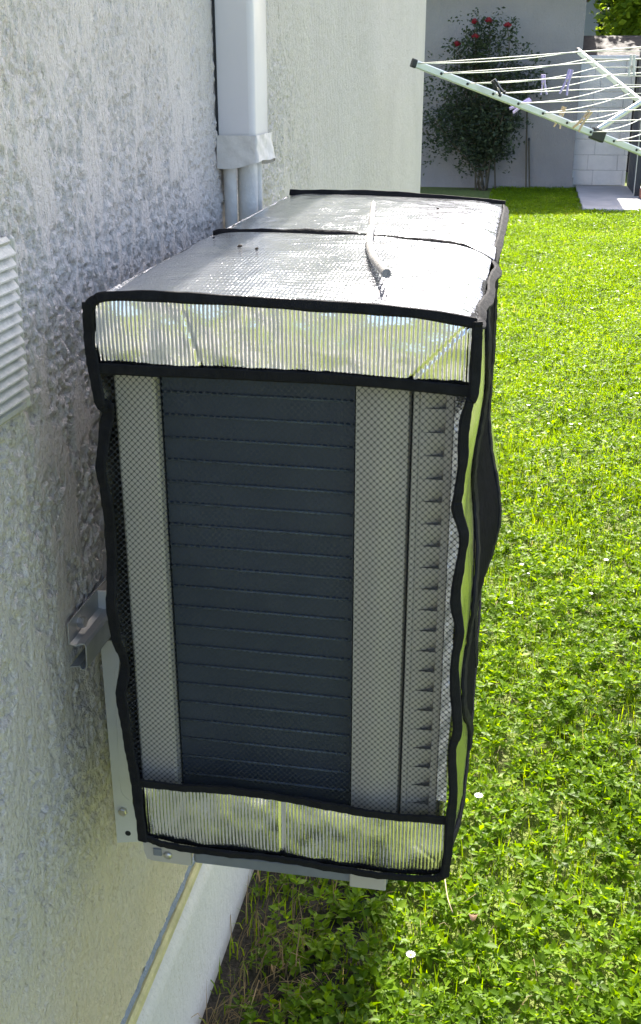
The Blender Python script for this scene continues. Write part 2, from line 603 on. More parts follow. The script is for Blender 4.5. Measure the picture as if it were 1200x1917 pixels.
# pipe trunking, tape cap and the lagged pipes
dct = thing('pipe_trunking', (.03, 1.85, 1.45), 'white plastic pipe trunking running up the wall, taped at its end', 'trunking')
prof = [(.003, 1.795), (.052, 1.795)]
for k in range(6):
    a = k / 5 * math.pi / 2
    prof.append((.052 + .010 * math.sin(a), 1.805 - .010 * math.cos(a)))
prof += [(.062, 1.885)]
for k in range(1, 6):
    a = k / 5 * math.pi / 2
    prof.append((.054 + .008 * math.cos(a), 1.885 + .008 * math.sin(a)))
prof += [(.003, 1.893)]
MB().prism(prof, 2, 1.475, 2.66).build('channel', 'trunking', dct, True, 30)
MB().prism([(.0, 1.7918), (.003, 1.7925), (.003, 1.7946), (.0, 1.7946)], 2, 1.475, 2.66).build('shadow_gap', 'dark', dct)
def tapefn(u, v):
    a = u * 3.0
    if a < 1: p = (.0 + .065 * a, 1.791)
    elif a < 2: p = (.065, 1.791 + .107 * (a - 1))
    else: p = (.065 * (3 - a), 1.898)
    z = 1.452 + v * .045
    jx = .0007 * math.sin(u * 37 + v * 9) + .0005 * math.sin(u * 71 - v * 14)
    flare = (1 - v) ** 2 * .003
    pk = math.exp(-((a - 1.85) / .18) ** 2)
    z -= (1 - v) * (.006 * math.sin(u * 9 + 1) - .0) - pk * (1 - v) * .006
    return (p[0] + (jx + flare) * (1 if a > .35 else .2) + pk * (1 - v) * .006, p[1] + jx * .6 - (flare if a < 1 else 0) + pk * .004, z)
MB().grid(tapefn, 60, 8).build('tape', 'tape', dct, True)
MB().prism([(.005, 1.797), (.06, 1.797), (.06, 1.89), (.005, 1.89)], 2, 1.462, 1.4745).build('tape_underside', 'tape', dct)
pp = thing('lagged_pipe', (.0, 1.82, 1.15), 'narrow pale pipe below the trunking, nearer the viewer', 'pipe', 'pipes below the trunking')
MB().tube([(.014, 1.815, 1.475), (.014, 1.815, 1.15)], .0105, 14).build('pipe', 'pipe', pp, True, 50)
pp = thing('lagged_pipe', (.0, 1.86, 1.15), 'thick lagged pipe below the trunking, standing off the wall', 'pipe', 'pipes below the trunking')
MB().tube([(.038, 1.838, 1.475), (.037, 1.838, 1.30), (.036, 1.838, 1.15)], .0165, 16).build('lagging', 'pipe', pp, True, 50)
pp = thing('lagged_pipe', (.0, 1.88, 1.15), 'slim pipe tucked behind the thick lagged pipe', 'pipe', 'pipes below the trunking')
MB().tube([(.042, 1.876, 1.475), (.042, 1.876, 1.15)], .011, 14).build('pipe', 'pipe', pp, True, 50)

# ================================================================== AIR CONDITIONER
ac = thing('air_conditioner', (.27, 1.45, .70), 'pale outdoor air conditioning unit inside the silver cover, seen through its netting', 'air conditioner')
Y0, Y1 = 1.012, 1.885
AX0, AX1, AZ0, AZ1 = .100, .440, .738, 1.362
# casing shell (top, front, back, far end), open at the coil end
mb = MB()
mb.box(AX0, AX1, Y0 + .004, Y1, AZ1 - .012, AZ1, .003)
mb.box(AX1 - .006, AX1, Y0 + .02, Y1, AZ0, AZ1 - .0125, .002)
mb.box(AX0, AX1 - .0065, Y1 - .004, Y1, AZ0, AZ1 - .0125, .001)
mb.build('casing', 'casing', ac)
# rear corner post
prof = [(.0985, 1.10), (.0985, Y0 + .004), (.1015, Y0), (.139, Y0), (.1415, Y0 + .003), (.1415, Y0 + .016), (.1395, Y0 + .016), (.1395, Y0 + .005), (.103, Y0 + .005), (.103, 1.10)]
MB().prism(prof, 2, AZ0 + .004, AZ1 - .013).build('corner_post', 'casing', ac, True, 30)
# coil: fin block and hairpin tubes
coil = MB().box(.1425, .3385, Y0 + .020, Y0 + .05, AZ0 + .006, AZ1 - .014).build('coil', 'coil', ac)
tb = None
for k in range(24):
    z = AZ0 + .030 + k * .0240
    if tb is None:
        tb = MB().tube([(.144, Y0 + .0185, z), (.337, Y0 + .0185, z - .0006)], .0015, 6).build('tube', 'tube', coil, True)
        tme = tb.data
    else:
        o = bpy.data.objects.new('tube', tme)
        COL.objects.link(o); o.parent = coil
        o.location = (random.uniform(-.0004, .0004), 0, k * .0240)
MB().box(.106, .139, Y0 + .02, Y1 - .006, AZ0 + .006, AZ1 - .014).build('rear_coil', 'coil', ac)
MB().box(.4042, .4284, Y0 + .0118, Y0 + .014, AZ0 + .006, AZ1 - .014).build('louvre_backing', 'casing', ac)
MB().box(.15, .43, Y0 + .055, Y0 + .06, AZ0 + .006, AZ1 - .014).build('inner_wall', 'dark', ac)
# side panel with a soft rib, then the louvred panel
def panel(u, v):
    x = .3405 + u * .0545
    return (x, Y0 + .002 - .0035 * math.sin(min(1, u * 1.15) * math.pi) ** 2 + (.010 if u > .985 else 0) + (.012 if u < .01 else 0), AZ0 + .006 + v * (AZ1 - AZ0 - .02))
MB().grid(panel, 30, 2).build('side_panel', 'casing', ac, True, 40)
louv = MB().box(.3975, .404, Y0 + .001, Y0 + .012, AZ0 + .006, AZ1 - .014, .001).build('louvred_panel', 'casing', ac)
MB().box(.4285, .4370, Y0 + .0005, Y0 + .012, AZ0 + .006, AZ1 - .0145, .001).build('edge_strip', 'casing', ac)
lm = None
for k in range(25):
    z0 = AZ0 + .012 + k * .0238
    if lm is None:
        def lf(u, v):
            x = .4042 + u * .0242
            d = .0095 * max(0, (u - .15) / .85) ** 1.3 * (1 - v) ** 2.2
            return (x, Y0 + .0015 + d, z0 + v * .0236)
        o = MB().grid(lf, 8, 6).build('louvre_slat', 'casing', louv, True)
        lm = o.data
    else:
        o = bpy.data.objects.new('louvre_slat', lm)
        COL.objects.link(o); o.parent = louv
        o.location = (0, 0, k * .0238)
# base pan
bp = MB()
bp.box(AX0 + .055, AX1 - .055, Y0 + .002, Y1, .7235, AZ0 + .004, .003)
base = bp.build('base_pan', 'greymetal', ac)
cp = MB()
cp.prism([(.0965, .768), (.0965, .740), (.100, .7285), (.108, .7265), (.1540, .7255), (.1540, .768)], 1, Y0 - .004, Y0 + .0015)
corner = cp.build('corner_plate', 'casing', base)
MB().box(.1085, .1190, Y0 - .0062, Y0 - .0042, .7355, .7460, .0008).build('square_cutout', 'greymetal', corner)
sc = MB().lathe((.1262, Y0 - .0042, .7375), [(.0052, 0), (.0052, .0015), (.004, .0030), (.0012, .0036)], 16, (0, -1, 0)).build('screw', 'bolt', corner, True, 40)
MB().box(.342, .384, Y0 - .001, Y0 + .0015, .7205, .7655, .004).build('foot', 'casing', base)

# ================================================================== WALL BRACKET
br = thing('wall_bracket', (.01, 1.5, .62), 'grey steel wall bracket with rail and pale arm carrying the unit', 'bracket')
rp = [(.0045, 1.0069), (.0040, .9805), (.0125, .9779), (.0175, .9800), (.0235, .9812), (.0245, .9790), (.0232, .9515), (.0200, .9485), (.0175, .9490), (.0155, .9530), (.0035, .9510)]
th = .0016
def offs(p, d):
    out = []
    for i in range(len(p)):
        a = Vector(p[max(0, i - 1)]); b = Vector(p[min(len(p) - 1, i + 1)])
        t = (b - a).normalized()
        out.append((p[i][0] - t.y * d, p[i][1] + t.x * d))
    return out
MB().prism(rp + list(reversed(offs(rp, th))), 1, 1.057, 1.93).build('rail', 'zinc', br, True, 30)
for yb in (1.088, 1.86):
    b = MB().lathe((.0046, yb, .9935), [(.0095, 0), (.0095, .0014)], 18, (1, 0, 0)).build('washer', 'bolt', br, True, 40)
    MB().lathe((.006, yb, .9935), [(.0068, 0), (.0068, .0075), (.0055, .0085)], 6, (1, 0, 0)).build('bolt_head', 'bolt', b)
for ya in (1.150, 1.76):
    poly = [(.0042, 1.004), (.060, 1.004), (.060, .66), (.044, .634), (.004, .626), (.004, .923), (.0145, .936), (.0262, .937), (.0262, .9695), (.0042, .9695)]
    arm = MB().prism(poly, 1, ya, ya + .0022).build('arm', 'bracket', br)
    MB().prism([(.026, 1.004), (.034, 1.009), (.060, 1.010), (.060, 1.0045), (.026, 1.0042)], 1, ya + .0024, ya + .030).build('top_flange', 'bracket', arm)
    ln = spline([(.028, ya - .0001, .99), (.030, ya - .0001, .95), (.0295, ya - .0001, .915), (.0185, ya - .0001, .885), (.0165, ya - .0001, .80), (.0150, ya - .0001, .715), (.031, ya - .0001, .690), (.0345, ya - .0001, .640)], 6)
    MB().ribbon(ln, (0, -1, 0), .0010, .0010).build('pressed_rib', 'bracket', arm)
    ln = spline([(.046, ya - .0001, .93), (.033, ya - .0001, .90), (.035, ya - .0001, .87), (.044, ya - .0001, .84)], 6)
    MB().ribbon(ln, (0, -1, 0), .0010, .0010).build('pressed_rib', 'bracket', arm)
    MB().prism([(.060, .660), (.430, .690), (.430, .7225), (.060, .7225)], 1, ya, ya + .0022).build('support_bar', 'bracket', arm)
    MB().box(.062, .430, ya + .0024, ya + .034, .7200, .7225).build('support_flange', 'bracket', arm)
    b = MB().lathe((.0165, ya, .6800), [(.0062, 0), (.0062, .0045), (.005, .0055)], 6, (0, -1, 0)).build('bolt_head', 'bolt', arm)
    MB().lathe((.0205, ya, .6440), [(.0040, -.0002), (.0040, .0005), (.0028, .0005)], 14, (0, -1, 0)).build('hole', 'dark', arm)

# ================================================================== SILVER COVER
cv = thing('insulation_cover', (.27, 1.45, .76), 'silver foil insulation cover with black binding and netted end panel', 'cover')
EY = .991                                     # plane of the near end
LEFT = [(.0814, 1.3783), (.0803, 1.3523), (.0847, 1.326), (.0898, 1.2939), (.0956, 1.2904), (.0899, 1.2664), (.0845, 1.2267), (.0881, 1.1923), (.0867, 1.1508), (.0852, 1.1081), (.0846, 1.0768), (.0861, 1.0323), (.0916, 1.0001), (.0861, .9662), (.0899, .9325), (.0901, .8906), (.0934, .8553), (.0974, .8194), (.0997, .7749)]
RIGHT = [(.4545, 1.3885), (.4545, 1.3691), (.4542, 1.3218), (.4507, 1.313), (.4470, 1.2881), (.4475, 1.2566), (.4450, 1.2242), (.4443, 1.2077), (.4522, 1.1806), (.4497, 1.1463), (.4471, 1.1113), (.4530, 1.0761), (.4496, 1.033), (.4560, .9639), (.4517, .9372), (.4552, .8839), (.4536, .8422), (.4531, .7995), (.4507, .7737)]
TOPT = [(.0880, 1.386), (.0950, 1.394), (.1074, 1.3985), (.1442, 1.4003), (.1805, 1.4000), (.2266, 1.3991), (.272, 1.3978), (.3119, 1.3967), (.361, 1.3956), (.4095, 1.3925), (.4540, 1.3864)]
BAND2 = [(.0900, 1.3287), (.1558, 1.3285), (.2348, 1.3291), (.3119, 1.3291), (.3872, 1.3271), (.4545, 1.3233)]
BAND3 = [(.0985, .8511), (.1474, .8499), (.2032, .8535), (.2639, .8521), (.3238, .8472), (.3828, .8431), (.4523, .8462)]
BOT = [(.1010, .7800), (.1150, .7730), (.1433, .7676), (.2003, .7667), (.2627, .7682), (.3241, .7645), (.3846, .7624), (.4322, .7658), (.4460, .7700), (.4530, .7790)]
def interp(tab, key, val):
    t = sorted(tab, key=lambda p: p[key])
    return lambda q: float(np.interp(q, [p[key] for p in t], [p[val] for p in t]))
lx = interp(LEFT, 1, 0); rx = interp(RIGHT, 1, 0)
zt = interp(TOPT, 0, 1); z2 = interp(BAND2, 0, 1); z3 = interp(BAND3, 0, 1); zb = interp(BOT, 0, 1)

# --- netting: a real sheet of holes
def netting(name, fn, x0, x1, z0, z1, inside, parent, a=.0064, b=.0066):
    cx, cz = [], []
    j = 0
    z = z0
    while z < z1:
        x = x0 + (a / 2 if j % 2 else 0)
        while x < x1:
            if inside(x, z):
                cx.append(x); cz.append(z)
            x += a
        z += b / 2
        j += 1
    cx = np.array(cx); cz = np.array(cz); n = len(cx)
    an = np.arange(8) * np.pi / 4
    ox = np.array([a / 2, a / 4, 0, -a / 4, -a / 2, -a / 4, 0, a / 4]); oz = np.array([0, b / 4, b / 2, b / 4, 0, -b / 4, -b / 2, -b / 4])
    hs = np.where(np.arange(8) % 2 == 0, .81, .925)
    hx, hz = ox * hs, oz * hs
    X = np.concatenate([cx[:, None] + hx, cx[:, None] + ox], 1)
    Z = np.concatenate([cz[:, None] + hz, cz[:, None] + oz], 1)
    P = fn(X, Z)
    q = np.array([[k, (k + 1) % 8, (k + 1) % 8 + 8, k + 8] for k in range(8)])
    F = (np.arange(n)[:, None, None] * 16 + q[None]).reshape(-1, 4)
    return raw_mesh(name, P.reshape(-1, 3), F, 'net', parent)
def netfn(X, Z):
    Y = EY + .004 + .0022 * np.sin(Z * 31 + X * 9) * np.sin((X - .09) * 8.7) + .0012 * np.sin(X * 55 + Z * 12)
    return np.stack([X, Y, Z], -1)
net = netting('net_panel', netfn, .082, .460, .842, 1.334, lambda x, z: lx(z) + .003 < x < rx(z) + .001 and z3(x) - .006 < z < z2(x) + .004, cv)

# --- ribbed foil flaps
def flap(name, x0, x1, zlo, zhi, ribs, seed, crease):
    nu, nv = ribs * 6, 34
    r = np.random.default_rng(seed)
    u = np.linspace(0, 1, nu + 1); v = np.linspace(0, 1, nv + 1)
    X = x0 + (x1 - x0) * u
    lo = np.array([zlo(x) for x in X]); hi = np.array([zhi(x) for x in X])
    big = vnoise(nu + 1, nv + 1, 60, 12, r) + .5 * vnoise(nu + 1, nv + 1, 22, 7, r)
    amp = .6 + .8 * vnoise(nu + 1, nv + 1, 30, 9, r)
    ph = .35 * vnoise(nu + 1, nv + 1, 40, 8, r)
    rib = np.abs(np.sin((u * ribs)[:, None] * np.pi + ph)) ** .45
    cross = np.sin(v[None, :] * 62 + 3 * vnoise(nu + 1, nv + 1, 9, 34, r))
    Y = EY - .0005 + .0022 * (big - .75) - .00075 * amp * rib + .00010 * cross * (1 - rib)
    Z = lo[:, None] * (1 - v) + hi[:, None] * v
    Y = Y + crease(X[:, None], Z, v[None, :])
    P = np.stack([np.repeat(X[:, None], nv + 1, 1), Y, Z], -1).reshape(-1, 3)
    idx = np.arange((nu + 1) * (nv + 1)).reshape(nu + 1, nv + 1)
    F = np.stack([idx[:-1, :-1], idx[1:, :-1], idx[1:, 1:], idx[:-1, 1:]], -1).reshape(-1, 4)
    return raw_mesh(name, P, F, 'foil', cv, smooth=True)
def cr_up(X, Z, v):
    y = -.0013 * np.sin(v * np.pi)
    d = (Z - 1.333) - (X - .398) * 1.05                     # folded corner below this diagonal
    y = y + np.where((d < 0) & (X > .398), np.maximum(d, -.05) * -.07, 0) + np.where(np.abs(d) < .003, .0012, 0) * (X > .38)
    d2 = (X - .186) - (1.37 - Z) * .28                      # short slanting dent
    y = y + .0010 * np.exp(-(d2 / .0025) ** 2) * (v < .85)
    return y
def cr_lo(X, Z, v):
    d2 = (X - .428) + (Z - .80) * 1.2
    y = -.0012 * np.sin(v * np.pi) + .0008 * np.exp(-(d2 / .002) ** 2) * (np.abs(Z - .80) < .010)
    return y + .0018 * np.exp(-((X - .268) / .0028) ** 2)
flap('upper_flap', .0900, .4520, lambda x: z2(x) + .003, lambda x: zt(x) - .003, 92, 21, cr_up)
flap('lower_flap', .1000, .4500, lambda x: zb(x) + .002, lambda x: z3(x) - .003, 88, 22, cr_lo)

# --- black binding tapes of the near end
def e3(tab, y, per=6):
    return spline([(p[0], y, p[1]) for p in tab], per)
def wob(pts, w, amp, seed):
    r = random.Random(seed)
    ph = [r.uniform(0, 6.3) for _ in range(3)]
    return [w * (1 + amp * (math.sin(i * .31 + ph[0]) + .6 * math.sin(i * .83 + ph[1])) / 1.6) for i in range(len(pts))]
p = e3(TOPT, EY - .0035); MB().ribbon(p, (0, -1, .35), wob(p, .0105, .12, 1), .004).build('binding', 'black', cv, True, 32)
p = e3(BAND2, EY - .0040, 10); MB().ribbon(p, (0, -1, 0), wob(p, .0108, .06, 2), .0035).build('binding', 'black', cv, True, 32)
p = e3(BAND3, EY - .0030, 10); MB().ribbon(p, (0, -1, 0), wob(p, .0110, .10, 3), .0035).build('binding', 'black', cv, True, 32)
p = e3(BOT, EY - .0035, 8); MB().ribbon(p, (0, -1, -.2), wob(p, .0110, .08, 4), .004).build('binding', 'black', cv, True, 32)
lp = [(x + .0062, EY - .0050 + .004 * math.sin(i * 1.7), z) for i, (x, z) in enumerate(LEFT)]
lp[0] = (.0885, EY - .004, 1.392)
p = spline(lp, 7); MB().ribbon(p, (-.25, -1, 0), wob(p, .0135, .12, 5), .0035).build('binding', 'black', cv, True, 32)
rp_ = [(x + .0005, EY - .0050, z) for (x, z) in RIGHT]
p = spline(rp_, 7); MB().ribbon(p, (.45, -1, 0), wob(p, .0105, .15, 6), .0038).build('binding', 'black', cv, True, 32)
# small pale thread and pin on the lower flap
# --- foil return behind the netting at the front corner
def ret2(u, v):
    z = 1.314 - v * .455
    k = (z / .0062) % 1.0
    return (.4372 + u * (.0105 + .0012 * math.sin(v * 19 + .6)), EY + .0125 + .0032 * k - u * .004 + .0006 * math.sin(u * 5 + v * 80), z)
MB().grid(ret2, 4, 440).build('foil_return', 'foil_plain', cv, False)

# --- top panels
def seam_y(x): return 1.452 - .23 * (x - .09) + .006 * math.sin((x - .09) * 14)
def far_y(x): return 1.955 - .20 * (x - .09)
def edge_drop(u):
    return .011 * max(0, (u - .86) / .14) ** 2 + .006 * max(0, (.10 - u) / .10) ** 2
rt = np.random.default_rng(31)
WN = 90
wr1 = vnoise(WN + 1, WN + 1, 14, 9, rt) + .5 * vnoise(WN + 1, WN + 1, 6, 4, rt)
wr2 = vnoise(WN + 1, WN + 1, 11, 8, rt) + .5 * vnoise(WN + 1, WN + 1, 5, 4, rt)
def top_near(u, v):
    x = .0835 + u * (.4545 - .0835)
    y0 = EY - .001
    y = y0 + v * (seam_y(x) - y0)
    ze = 1.3965 + (zt(x) - 1.3965) * (1 - v) ** 2
    puff = .0135 * math.sin(math.pi * min(1, max(0, u))) ** .6 * (math.sin(math.pi * (v * .93 + .0)) ** .75 if v * .93 > 0 else 0)
    fold = -.010 * max(0, (v - .93) / .07) ** 1.5
    i, j = int(round(u * WN)), int(round(v * WN))
    wk = .0026 * (wr1[i, j] - .75) * min(1, 6 * (1 - v)) * min(1, v * 6)
    rip = min(1, max(0, (u - .30) / .25)) * (.0034 * math.exp(-((v - .87 - .04 * u) / .018) ** 2) + .0026 * math.exp(-((v - .76 + .03 * u) / .016) ** 2) + .0018 * math.exp(-((v - .66) / .014) ** 2))
    dent = -.006 * math.exp(-(((u - .80) / .12) ** 2 + ((v - .10) / .06) ** 2))
    return (x, y, ze + puff + fold + wk + rip + dent - edge_drop(u))
def top_far(u, v):
    x = .0835 + u * (.4570 - .0835)
    a, b = seam_y(x) + .003, far_y(x)
    y = a + v * (b - a)
    puff = .013 * math.sin(math.pi * u) ** .6 * math.sin(math.pi * min(1, .10 + v * .88)) ** .7
    fold = -.011 * max(0, (.06 - v) / .06) ** 1.5
    i, j = int(round(u * WN)), int(round(v * WN))
    wk = .0026 * (wr2[i, j] - .75) * min(1, 6 * (1 - v)) * min(1, v * 6)
    rip = min(1, max(0, (u - .25) / .3)) * (.0032 * math.exp(-((v - .15 + .04 * u) / .022) ** 2) + .0022 * math.exp(-((v - .30) / .02) ** 2))
    return (x, y, 1.393 + puff + fold + wk + rip - edge_drop(u) * .8)
MB().grid(top_near, WN, WN).build('top_panel', 'foil_top', cv, True)
MB().grid(top_far, WN, WN).build('top_panel', 'foil_top', cv, True)
# seam cord, far lip, side bindings of the top
p = [(.0835 + t * .3715, seam_y(.0835 + t * .3715) + .0015, 1.3925 + .009 * math.sin(math.pi * t) ** .6 - .012 * max(0, (t - .9) / .1)) for t in np.linspace(0, 1, 50)]
MB().ribbon(p, (0, -1, .7), wob(p, .0075, .35, 8), .0025).build('seam_binding', 'black', cv, True)
p = [(.0835 + t * .3735, far_y(.0835 + t * .3735) + .002, 1.394 + .006 * math.sin(math.pi * t) - .004 * t) for t in np.linspace(0, 1, 40)]
MB().ribbon(p, (0, -1, .5), wob(p, .011, .15, 9), .004).build('binding', 'black', cv, True, 32)
p = spline([(.4575, far_y(.457), 1.386), (.4605, 1.80, 1.388), (.4610, 1.65, 1.389), (.4600, 1.50, 1.386), (.4560, 1.405, 1.376), (.4520, 1.372, 1.366)], 9)
MB().ribbon(p, (.8, -.3, 1), wob(p, .012, .10, 10), .003).build('binding', 'black', cv, True, 32)
p = spline([(.4510, 1.370, 1.367), (.4580, 1.345, 1.381), (.4640, 1.28, 1.384), (.4600, 1.20, 1.388), (.4610, 1.13, 1.383), (.4560, 1.06, 1.386), (.4575, 1.02, 1.380), (.4535, .988, 1.3855)], 8)
MB().ribbon(p, (.9, -.2, 1), wob(p, .0115, .18, 12), .003).build('binding', 'black', cv, True, 32)

# --- front face: foil, a gathered black band, foil again
def bulge(y, z):
    b = .027 * math.exp(-((z - 1.03) / .085) ** 2) * math.exp(-((y - 1.50) / .22) ** 2)
    b += .004 * math.sin(z * 26 + y * 5) * math.exp(-((y - 1.2) / .35) ** 2)
    b += .003 * math.sin(z * 9 + 1)
    return b
def fx(y, z):
    t = min(1, max(0, (y - EY) / .11)); t = t * t * (3 - 2 * t)
    far = max(0, (y - 1.6) / .3)
    return (rx(z) - .001) * (1 - t) + (.4555 + bulge(y, z)) * t - .006 * far
def ya(z): return 1.185 + .035 * math.sin(z * 17 + 1.0) + .018 * math.sin(z * 41)
def yb(z): return 1.47 + .05 * math.sin(z * 11 + .5) - .22 * max(0, .98 - z)
def strip(y0, y1, dx, nu):
    def fn(u, v):
        z = .776 + v * .606
        a, b = y0(z), y1(z)
        y = a + (b - a) * u
        return (fx(y, z) + dx, y, z)
    return MB().grid(fn, nu, 110)
strip(lambda z: EY, ya, 0, 12).build('front_panel', 'foil_plain', cv, True)
strip(lambda z: ya(z) - .004, yb, .0022, 14).build('front_net_band', 'cloth', cv, True)
strip(yb, lambda z: 1.895, .0, 16).build('front_panel', 'foil_plain', cv, True)
def edge_tape(yf, w):
    p = [(fx(yf(z), z) + .003, yf(z), z) for z in np.linspace(.778, 1.38, 80)]
    return MB().ribbon(p, (1, -.3, 0), wob(p, w, .15, 14), .004).build('binding', 'black', cv, True, 32)
edge_tape(ya, .014); edge_tape(yb, .014)
p = [(fx(y, .777) + .002, y, .775 + .003 * math.sin(y * 20)) for y in np.linspace(EY, 1.895, 40)]
MB().ribbon(p, (1, 0, 0), .014, .004).build('binding', 'black', cv, True, 32)
# rear face, far end
MB().grid(lambda u, v: (lx(.775 + v * .60) + .003 * math.sin(v * 20) * u, EY + u * .95, .775 + v * .615), 20, 40).build('rear_panel', 'foil_plain', cv, True)
MB().grid(lambda u, v: (.092 + u * .36, far_y(.092 + u * .36) - .004 - .05 * (1 - v), .775 + v * .615), 10, 10).build('far_end_panel', 'foil_plain', cv, True)

# stick lying on the cover, crumbs of debris
stk = thing('stick', (.30, 1.35, 1.40), 'bent pale stick lying across the top of the silver cover', 'stick')
p = spline([(.271, 1.654, 1.4125), (.289, 1.51, 1.4135), (.305, 1.385, 1.4145), (.314, 1.30, 1.4150), (.324, 1.228, 1.4155), (.341, 1.139, 1.416), (.364, 1.054, 1.4165)], 7)
MB().tube(p, [.0038 + .0010 * (i / len(p)) + .0003 * math.sin(i * 1.3) for i in range(len(p))], 9).build('twig', 'stick', stk, True, 60)
MB().lathe(p[-1], [(.0044, -.010), (.0050, -.004), (.0046, .001)], 9, (.22, -.97, .0)).build('cut_end', 'stick', stk, True, 60)
lab = ['right one of two dark crumbs on the silver cover, left of the stick', 'left one of two dark crumbs on the silver cover, left of the stick', 'small dark crumb by the left edge of the cover', 'dry bud resting on the seam of the silver cover', 'black speck on the far right part of the silver cover']
for (x, y, z, s), lb in zip([(.200, 1.214, 1.411, .0024), (.174, 1.240, 1.4095, .0028), (.118, 1.333, 1.4045, .0018), (.118, 1.455, 1.3945, .0034), (.365, 1.65, 1.4075, .0024)], lab):
    mb = MB()
    r = random.Random(int(x * 1000))
    mb.lathe((x, y, z - s * .3), [(s * .5, 0), (s * r.uniform(.9, 1.3), s * .4), (s * .7, s * .9), (s * .2, s * 1.1)], 7, (r.uniform(-.4, .4), r.uniform(-.4, .4), 1))
    tag(mb.build('crumb', 'crumb'), lb, 'crumb', 'crumbs on the cover')

# ================================================================== GARDEN BUILDINGS
gar = thing('garage', (-1.5, 18, 0), 'grey rendered garage wall in shade behind the rose bush', 'garage')
MB().box(-4.2, 1.10, 16.30, 21.5, -.1, 2.62).build('wall', 'garage', gar)
MB().box(-4.2, 1.115, 16.285, 16.299, -.1, .16).build('plinth', 'garage', gar)
MB().prism([(-4.5, 2.62), (1.32, 2.62), (1.34, 2.72), (-1.6, 3.55), (-4.5, 2.80)], 1, 16.05, 21.7).build('roof', 'roof', gar)
for x0, lb in ((.42, None), (.47, None)):
    pass
for x, zt_, lb in ((.425, 1.02, 'taller thin grey stake leaning on the garage wall beside the rose'), (.475, .66, 'shorter thin stake beside the taller one at the garage wall')):
    s = thing('garden_stake', (x + .05, 16.18, 0), lb, 'stake', 'stakes at the garage wall')
    MB().tube([(x + .055, 16.16, -.02), (x + .02, 16.20, zt_ * .6), (x, 16.24, zt_)], .011, 8).build('rod', 'stem', s, True, 50)
    MB().lathe((x, 16.24, zt_), [(.014, -.02), (.015, .005), (.006, .02)], 8).build('cap', 'plastic', s, True)

bw = thing('block_wall', (1.5, 16.68, 0), 'low white painted block wall between garage and dark gate', 'wall')
MB().box(1.105, 1.835, 16.615, 16.75, -.05, 1.66).build('core', 'joint', bw)
bh, bl, gp = .2050, .405, .007
bme = {}
for c in range(8):
    x = 1.103 - (bl * .5 if c % 2 else .12)
    while x < 1.83:
        a, b = max(1.103, x + gp / 2), min(1.838, x + bl - gp / 2)
        if b - a > .03:
            dy = random.uniform(-.003, .003)
            MB().box(a, b, 16.600 + dy, 16.70, .03 + c * bh + gp / 2 - .0, .03 + (c + 1) * bh - gp / 2, .005).build('block', 'whiteblock', bw)
        x += bl
MB().box(1.10, 1.86, 16.57, 16.79, 1.672, 1.725, .008).build('coping', 'whiteblock', bw)

gt = thing('garden_gate', (2.4, 15.2, 0), 'dark slatted metal gate at the right edge behind the airer', 'gate')
MB().box(1.86, 1.93, 15.24, 15.31, -.02, 1.86, .006).build('post', 'gate', gt)
MB().box(1.845, 1.859, 15.235, 15.25, .02, 1.72, .003).build('edge_strip', 'zinc', gt)  # pale strip, stands in for the lit edge of the gate post
for z in (.16, .95, 1.66):
    MB().box(1.935, 3.3, 15.262, 15.292, z, z + .05, .004).build('rail', 'gate', gt)
for k in range(12):
    MB().box(1.945 + k * .112, 1.945 + k * .112 + .085, 15.236, 15.2600, .10, 1.74, .004).build('slat', 'gate', gt)
MB().box(3.31, 3.38, 15.24, 15.31, -.02, 1.86, .006).build('post', 'gate', gt)
bs = thing('gate_side_panel', (1.88, 16.0, 0), 'narrow dark side panel between block wall and gate post', 'fence')
for k in range(6):
    MB().box(1.862, 1.882, 15.33 + k * .21, 15.33 + k * .21 + .19, .04, 1.78, .004).build('slat', 'gate', bs)
MB().box(1.884, 1.905, 15.33, 16.60, 1.40, 1.46).build('rail', 'gate', bs)
bk = thing('brick', (1.96, 15.0, .035), 'single red brick on the concrete pad by the gate', 'brick')
MB().box(1.905, 2.02, 14.92, 15.12, .0355, .145, .008).build('body', 'brick', bk)
MB().box(1.93, 1.995, 14.96, 15.08, .1455, .150, .002).build('frog_face', 'brick', bk)

shed = thing('brown_shed', (2.2, 19.8, 0), 'dark brown boarded shed behind the white block wall', 'shed')
MB().box(1.05, 4.0, 19.2, 20.8, -.1, 1.62).build('wall', 'brown', shed)
for k in range(9):
    MB().box(1.0 + k * .34, 1.0 + k * .34 + .325, 19.15, 19.195, -.05, 1.60, .008).build('board', 'brown', shed)
MB().prism([(19.0, 1.60), (19.0, 1.68), (20.2, 2.05), (21.2, 1.72), (21.2, 1.62)], 0, .95, 4.2).build('roof', 'brown', shed)

nb = thing('neighbour_house', (.6, 29.5, 0), 'pale neighbouring house wall seen past the garage corner', 'house')
MB().box(-4.5, 1.80, 27.0, 33.0, -.1, 4.6).build('wall', 'neighbour', nb)
MB().prism([(-4.9, 4.6), (2.1, 4.6), (-1.4, 6.6)], 1, 26.8, 33.2).build('roof', 'roof', nb)

